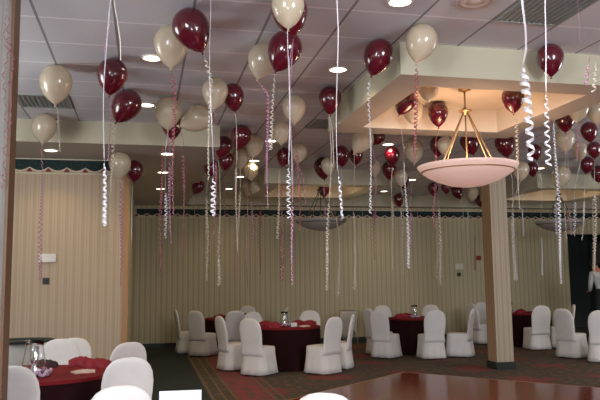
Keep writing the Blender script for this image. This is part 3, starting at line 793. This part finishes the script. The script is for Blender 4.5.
BAL = [
 (c_, 56, 84, 29, 0, 'cream balloon at far left below the first ceiling line', [(Cr, [(58.5, 110), (59, 152)], 1), ]),
 (m_, 112, 76, 28, -6, 'maroon balloon behind the thick white streamer at upper left', [(Pk, [(111, 120), (109, 160)], 1)]),
 (m_, 126, 106, 27, -28, 'maroon balloon just below another at upper left', [(Cr, [(113, 125), (110, 250)], 1)]),
 (m_, 192, 30, 36, 24, 'large tilted maroon balloon at top left of centre', [(Cr, [(210, 80), (209, 180)], 1)]),
 (c_, 171, 46, 33, 0, 'cream balloon behind the large tilted maroon one', [(Mr, [(174, 100), (173, 215)], 1)]),
 (c_, 215, 93, 25, -4, 'cream balloon beside a maroon one left of centre', [(Mr, [(217, 115), (214, 235)], 160)]),
 (m_, 233, 97, 22, 8, 'maroon balloon partly behind a cream one left of centre', [(Cr, [(237, 120), (237, 160)], 0), (Cr, [(236, 130), (237, 250)], 165, 0.008, 0.013)]),
 (c_, 262, 61, 29, -14, 'cream balloon left of the tilted maroon pair at top centre', [(Pk, [(267, 95), (268, 207)], 1, 0.012, 0.012)]),
 (m_, 284, 51, 34, -22, 'maroon balloon under the cut pair at top centre', [(Cr, [(271, 110), (270, 150)], 1)]),
 (m_, 290, 14, 36, 6, 'maroon balloon behind the cream one at the top edge', [(W, [(290, 60), (291, 185)], 0, 0.010), (Pk, [(291, 120), (293, 285)], 200)]),
 (c_, 288, 8, 33, 0, 'cream balloon cut by the top edge at centre', [(W, [(288, 50), (290, 218)], 165, 0.008, 0.013)], 3.55),
 (m_, 330, 100, 23, 0, 'maroon balloon left of the long white streamer at centre', [(W, [(333, 130), (333, 165)], 0), (Cr, [(331, 150), (326, 290)], 200)]),
 (m_, 378, 57, 31, -20, 'maroon balloon left of the near coffer corner', [(W, [(369, 90), (371, 214)], 1)]),
 (c_, 421, 43, 33, -14, 'cream balloon against the cream face of the near coffer', [(Mr, [(415, 80), (416, 160)], 1)]),
 (m_, 550, 60, 29, 0, 'dark maroon balloon before the near coffer at right', [(W, [(553, 90), (556, 160), (562, 284)], 120, 0.009, 0.014)]),
 (c_, 44, 128, 22, -4, 'small cream balloon below the first one at far left', [(Pk, [(42, 160), (40, 280)], 1)]),
 (c_, 168, 113, 25, 0, 'cream balloon in front of a maroon one above the left soffit', [(W, [(166, 150), (165, 238)], 190), (Pk, [(169, 160), (171, 245)], 160)]),
 (m_, 172, 126, 20, 4, 'maroon balloon peeking from behind a cream one above the soffit', [(Mr, [(162, 150), (160, 275)], 1), ]),
 (c_, 196, 119, 25, -62, 'cream balloon lying on its side above the left soffit', [(Mr, [(184, 140), (183, 252)], 150)]),
 (c_, 120, 165, 20, 0, 'small cream balloon at the corner of the striped left wall', [(Pk, [(122, 190), (121, 287)], 1)], ZS, 0, 9.95),
 (m_, 134, 171, 17, 0, 'small maroon balloon beside a cream one at the left wall corner', [(Cr, [(132, 200), (131, 240)], 0)], ZS, 0, 10.42),
 (c_, 294, 109, 23, 0, 'cream balloon right of the white centre streamer', [(Mr, [(297, 140), (300, 230)], 150)]),
 (c_, 281, 133, 18, 0, 'cream balloon below and left of another near the centre streamer', [(Mr, [(282, 160), (282, 280)], 180)]),
 (m_, 241, 137, 20, -14, 'upper right maroon balloon of the dark diagonal cluster', [(Mr, [(236, 170), (235, 280)], 240)]),
 (m_, 223, 147, 18, -18, 'second maroon balloon down the dark diagonal cluster', [(Cr, [(220, 170), (219, 285)], 200)], 3.66),
 (m_, 226, 161, 15, -12, 'third maroon balloon, half hidden in the diagonal cluster', [(Mr, [(226, 180), (225, 215)], 0)], 3.62),
 (m_, 211, 168, 14, -16, 'fourth maroon balloon down the dark diagonal cluster', [(Cr, [(207, 190), (207, 281)], 195)], 3.55),
 (m_, 198, 187, 12, -30, 'lowest and smallest maroon balloon of the diagonal cluster', [(Cr, [(195, 205), (195, 260)], 0)], 3.52),
 (c_, 254, 146, 18, -8, 'cream balloon left of the pink streamer, topmost of its group', [(Mr, [(247, 180), (247, 290)], 0)]),
 (c_, 240, 159, 16, 0, 'cream balloon behind the maroon diagonal cluster', [(Cr, [(240, 180), (239, 230)], 190)]),
 (c_, 251, 171, 14, 0, 'cream balloon in the middle of the group by the pink streamer', [(Pk, [(252, 190), (253, 240)], 200)]),
 (c_, 247, 188, 12, 0, 'small cream balloon lowest in the group by the pink streamer', [(Mr, [(260, 205), (260, 275)], 208)]),
 (c_, 255, 187, 11, -20, 'small cream balloon touching the lowest one by the pink streamer', [], 3.6),
 (m_, 284, 157, 15, -10, 'maroon balloon left of the white centre streamer', [(Cr, [(279, 175), (278, 240)], 1)]),
 (c_, 299, 153, 16, -6, 'cream balloon right of a maroon one at the centre streamer', [(Pk, [(303, 175), (305, 205)], 1)]),
 (c_, 362, 141, 22, -34, 'cream balloon under the far edge of the near coffer', [(Cr, [(354, 170), (355, 290)], 210)]),
 (m_, 341, 156, 17, 6, 'maroon balloon with curled white ribbon below the coffer', [(W, [(342, 172), (341, 221)], 1, 0.010, 0.016)]),
 (m_, 356, 156, 14, 0, 'bright maroon balloon beside the curled white ribbon', [(Mr, [(354, 175), (353, 240)], 0)]),
 (m_, 323, 168, 18, 6, 'maroon balloon mostly hidden behind a cream one', [(Pk, [(324, 185), (324, 215)], 0)]),
 (c_, 328, 166, 14, 0, 'cream balloon in front of a maroon one left of the white streamer', [(Cr, [(330, 185), (339, 230), (339, 296)], 215)], 3.58),
 (c_, 374, 168, 14, 4, 'cream balloon over the lit cream band, right of the curled ribbon', [(W, [(371, 185), (363, 210), (363, 237)], 0, 0.008), (Mr, [(374, 200), (374, 260)], 210)]),
 (m_, 392, 156, 16, 0, 'upper of two stacked maroon balloons below the coffer', [(Cr, [(392, 180), (393, 270)], 200)]),
 (m_, 389, 170, 15, 0, 'lower of two stacked maroon balloons below the coffer', [(W, [(391, 190), (392, 235)], 0)]),
 (c_, 414, 151, 20, 0, 'cream balloon left above the alabaster bowl', [(Pk, [(412, 180), (410, 250)], 210)]),
 (m_, 402, 180, 15, 16, 'maroon balloon behind a cream one left of the bowl', []),
 (c_, 401, 178, 14, 0, 'cream balloon in front of a maroon one left of the bowl', [(W, [(402, 200), (402, 220)], 0, 0.009), (Cr, [(403, 200), (403, 275)], 220)], 3.58),
 (m_, 324, 190, 11, 0, 'small far maroon balloon by the dim left chandelier', [(Pk, [(325, 205), (325, 230)], 0)]),
 (m_, 399, 200, 11, 0, 'small far maroon balloon left of the bowl, lowest', [(W, [(401, 212), (401, 220)], 0)]),
 (m_, 433, 189, 11, 0, 'small dark balloon under the left of the alabaster bowl', [(Pk, [(418, 200), (417, 228)], 0)]),
 (m_, 446, 188, 10, 0, 'small maroon balloon just under the bowl', [(Cr, [(437, 210), (437, 280)], 215)]),
 (m_, 457, 192, 12, 20, 'small red balloon under the bowl, left of the column', [(W, [(463, 210), (463, 243)], 0, 0.009)]),
 (c_, 472, 193, 13, 0, 'small cream balloon under the bowl beside the column', [(W, [(468, 210), (468, 242)], 208)]),
 (m_, 480, 201, 10, 0, 'small dark balloon at the left edge of the column top', [(Mr, [(475, 225), (475, 270)], 235)]),
 (m_, 438, 146, 17, 0, 'maroon balloon behind the left chandelier rod', [(Cr, [(438, 165), (441, 285)], 205)]),
 (m_, 470, 143, 20, 14, 'maroon balloon between the chandelier rods', [(W, [(447, 160)], 0)]),
 (m_, 505, 145, 21, 8, 'maroon balloon right of the chandelier rods', [(Cr, [(512, 180), (514, 280)], 210)]),
 (c_, 445, 146, 16, 0, 'cream balloon behind the left chandelier rod', [], 3.6),
 (m_, 535, 152, 14, 8, 'dark maroon balloon behind the thick curled streamer', [(W, [(541, 180), (542, 275)], 235)]),
 (m_, 532, 169, 13, 4, 'maroon balloon at the lower end of the curled streamer', [(W, [(522, 195), (523, 236)], 205, 0.012, 0.008)]),
 (c_, 521, 171, 17, -6, 'cream balloon right of the alabaster bowl', [(W, [(512, 205), (516, 280)], 215)], 3.56),
 (m_, 565, 120, 21, 0, 'maroon balloon at the right edge of the near coffer', [(Pk, [(567, 150), (571, 235)], 205)]),
 (c_, 578, 110, 22, -10, 'cream balloon touching the coffer edge at right', [(Pk, [(577, 135), (577, 160)], 1)]),
 (c_, 597, 112, 22, 0, 'cream balloon at the right edge, topmost', [(Cr, [(595, 150), (595, 275)], 190)]),
 (c_, 565, 140, 21, 0, 'large cream balloon left of the dark right cluster', [(Cr, [(564, 170), (566, 240)], 200)]),
 (m_, 589, 132, 18, 4, 'largest dark maroon balloon of the right cluster', [(Mr, [(590, 160), (590, 210)], 0)]),
 (m_, 594, 150, 15, 0, 'red-lit maroon balloon in the middle of the right cluster', [], 3.60),
 (m_, 587, 165, 15, -10, 'maroon balloon low in the right cluster', [(W, [(585, 190), (582, 240)], 200)]),
 (m_, 598, 174, 15, 0, 'maroon balloon cut by the right edge, lowest in the cluster', [(Cr, [(593, 200), (594, 270)], 195)]),
 (c_, 580, 151, 16, 0, 'cream balloon left of the red-lit maroon one', [(W, [(575, 190), (574, 236)], 200)]),
 (c_, 561, 177, 20, -20, 'cream balloon below the right cluster before the far wall', [(W, [(556, 195), (556, 235)], 200)]),
 # inside the near coffer
 (m_, 438, 114, 21, 0, 'bright maroon balloon inside the coffer left of the rod', [(Mr, [(436, 140), (434, 230)], 150)]),
 (m_, 405, 102, 22, -26, 'tilted maroon balloon cut by the coffer left edge', [(W, [(404, 150), (409, 268)], 160)]),
 (c_, 413, 112, 21, 6, 'cream balloon inside the coffer behind a maroon one', []),
 (m_, 513, 99, 24, 0, 'red-lit balloon inside the coffer right of the rod', [(Cr, [(516, 130), (520, 210)], 1)]),
 (c_, 428, 88, 22, 0, 'cream balloon cut by the near edge of the coffer', []),
 (m_, 378, 138, 13, -40, 'small tilted maroon balloon behind the coffer edge', [(Pk, [(375, 160), (376, 220)], 0)]),
]
for b in BAL: balloon(*b)
# balloons higher than the frame: only their streamers hang into view
HANG = [
 (m_, 112, -52, 46, 0, 'balloon above the frame whose thick white streamer hangs at upper left', [(W, [(108, 10), (105, 90), (104, 150), (103, 225)], 158, 0.014, 0.014), (Pk, [(110, 0), (106, 55)], 0, 0.01)]),
 (c_, 210, -70, 44, 0, 'balloon above the frame whose thin white streamer hangs beside the cream balloon', [(W, [(211, 20), (211, 80), (212, 172), (212, 215)], 172, 0.008, 0.013)]),
 (m_, 335, -60, 46, 0, 'balloon above the frame whose long white streamer hangs in mid ceiling', [(W, [(336, 10), (337, 30), (338, 172), (339, 174), (341, 218)], 172, 0.012, 0.018)]),
 (c_, 525, -70, 50, 0, 'balloon above the frame holding the thick curled white streamer at right', [(W, [(523, 0), (527, 30), (527, 50), (523, 66), (526, 100), (530, 160)], 66, 0.019, 0.023)]),
 (m_, 546, -120, 54, 0, 'balloon above the frame whose straight streamer crosses the dark right balloon', [(W, [(544, 10), (545, 80), (550, 166)], 90, 0.009, 0.015)]),
 (c_, 572, -75, 50, 0, 'balloon above the frame with pink kinked streamer at top right', [(Pk, [(576, 0), (580, 28), (579, 40), (591, 54), (587, 86)], 60, 0.009, 0.02)]),
 (m_, 596, -38, 40, 0, 'balloon above the frame with grey streamer at the top right corner', [(Cr, [(583, 0), (587, 30), (584, 44), (598, 55), (594, 92)], 60, 0.009, 0.02)]),
 (m_, 116, -110, 54, 0, 'balloon above the frame with grey streamer beside the thick white one', [(Cr, [(114, 0), (119, 40), (119, 60)], 0, 0.008)]),
]
for b in HANG: balloon(*b)
# pink streamer taped down the near-left wall end
for (x0, pts, lb) in ((7, [(8, 0), (5, 40), (10, 52), (4, 75), (5, 120), (3, 188)], 'pink curled streamer hanging over the near left wall end'), (12, [(11, 10), (8, 40), (14, 60), (9, 85), (10, 130)], 'maroon kinked streamer by the oak edge of the near left wall')):
    pp = [atY(x, y, 4.66) for x, y in pts]
    top = Vector((pp[0].x, 4.66, ZC-0.01))
    path = [Vector((0, 0, 0))] + [q-top for q in pp]
    bm = ribbon_mesh(path, path[1].z, 0.008, 0.010, 0.09, x0)
    o = obj('streamer', bm, RIB['m'], None, True, top); tag(o, lb, 'streamer')
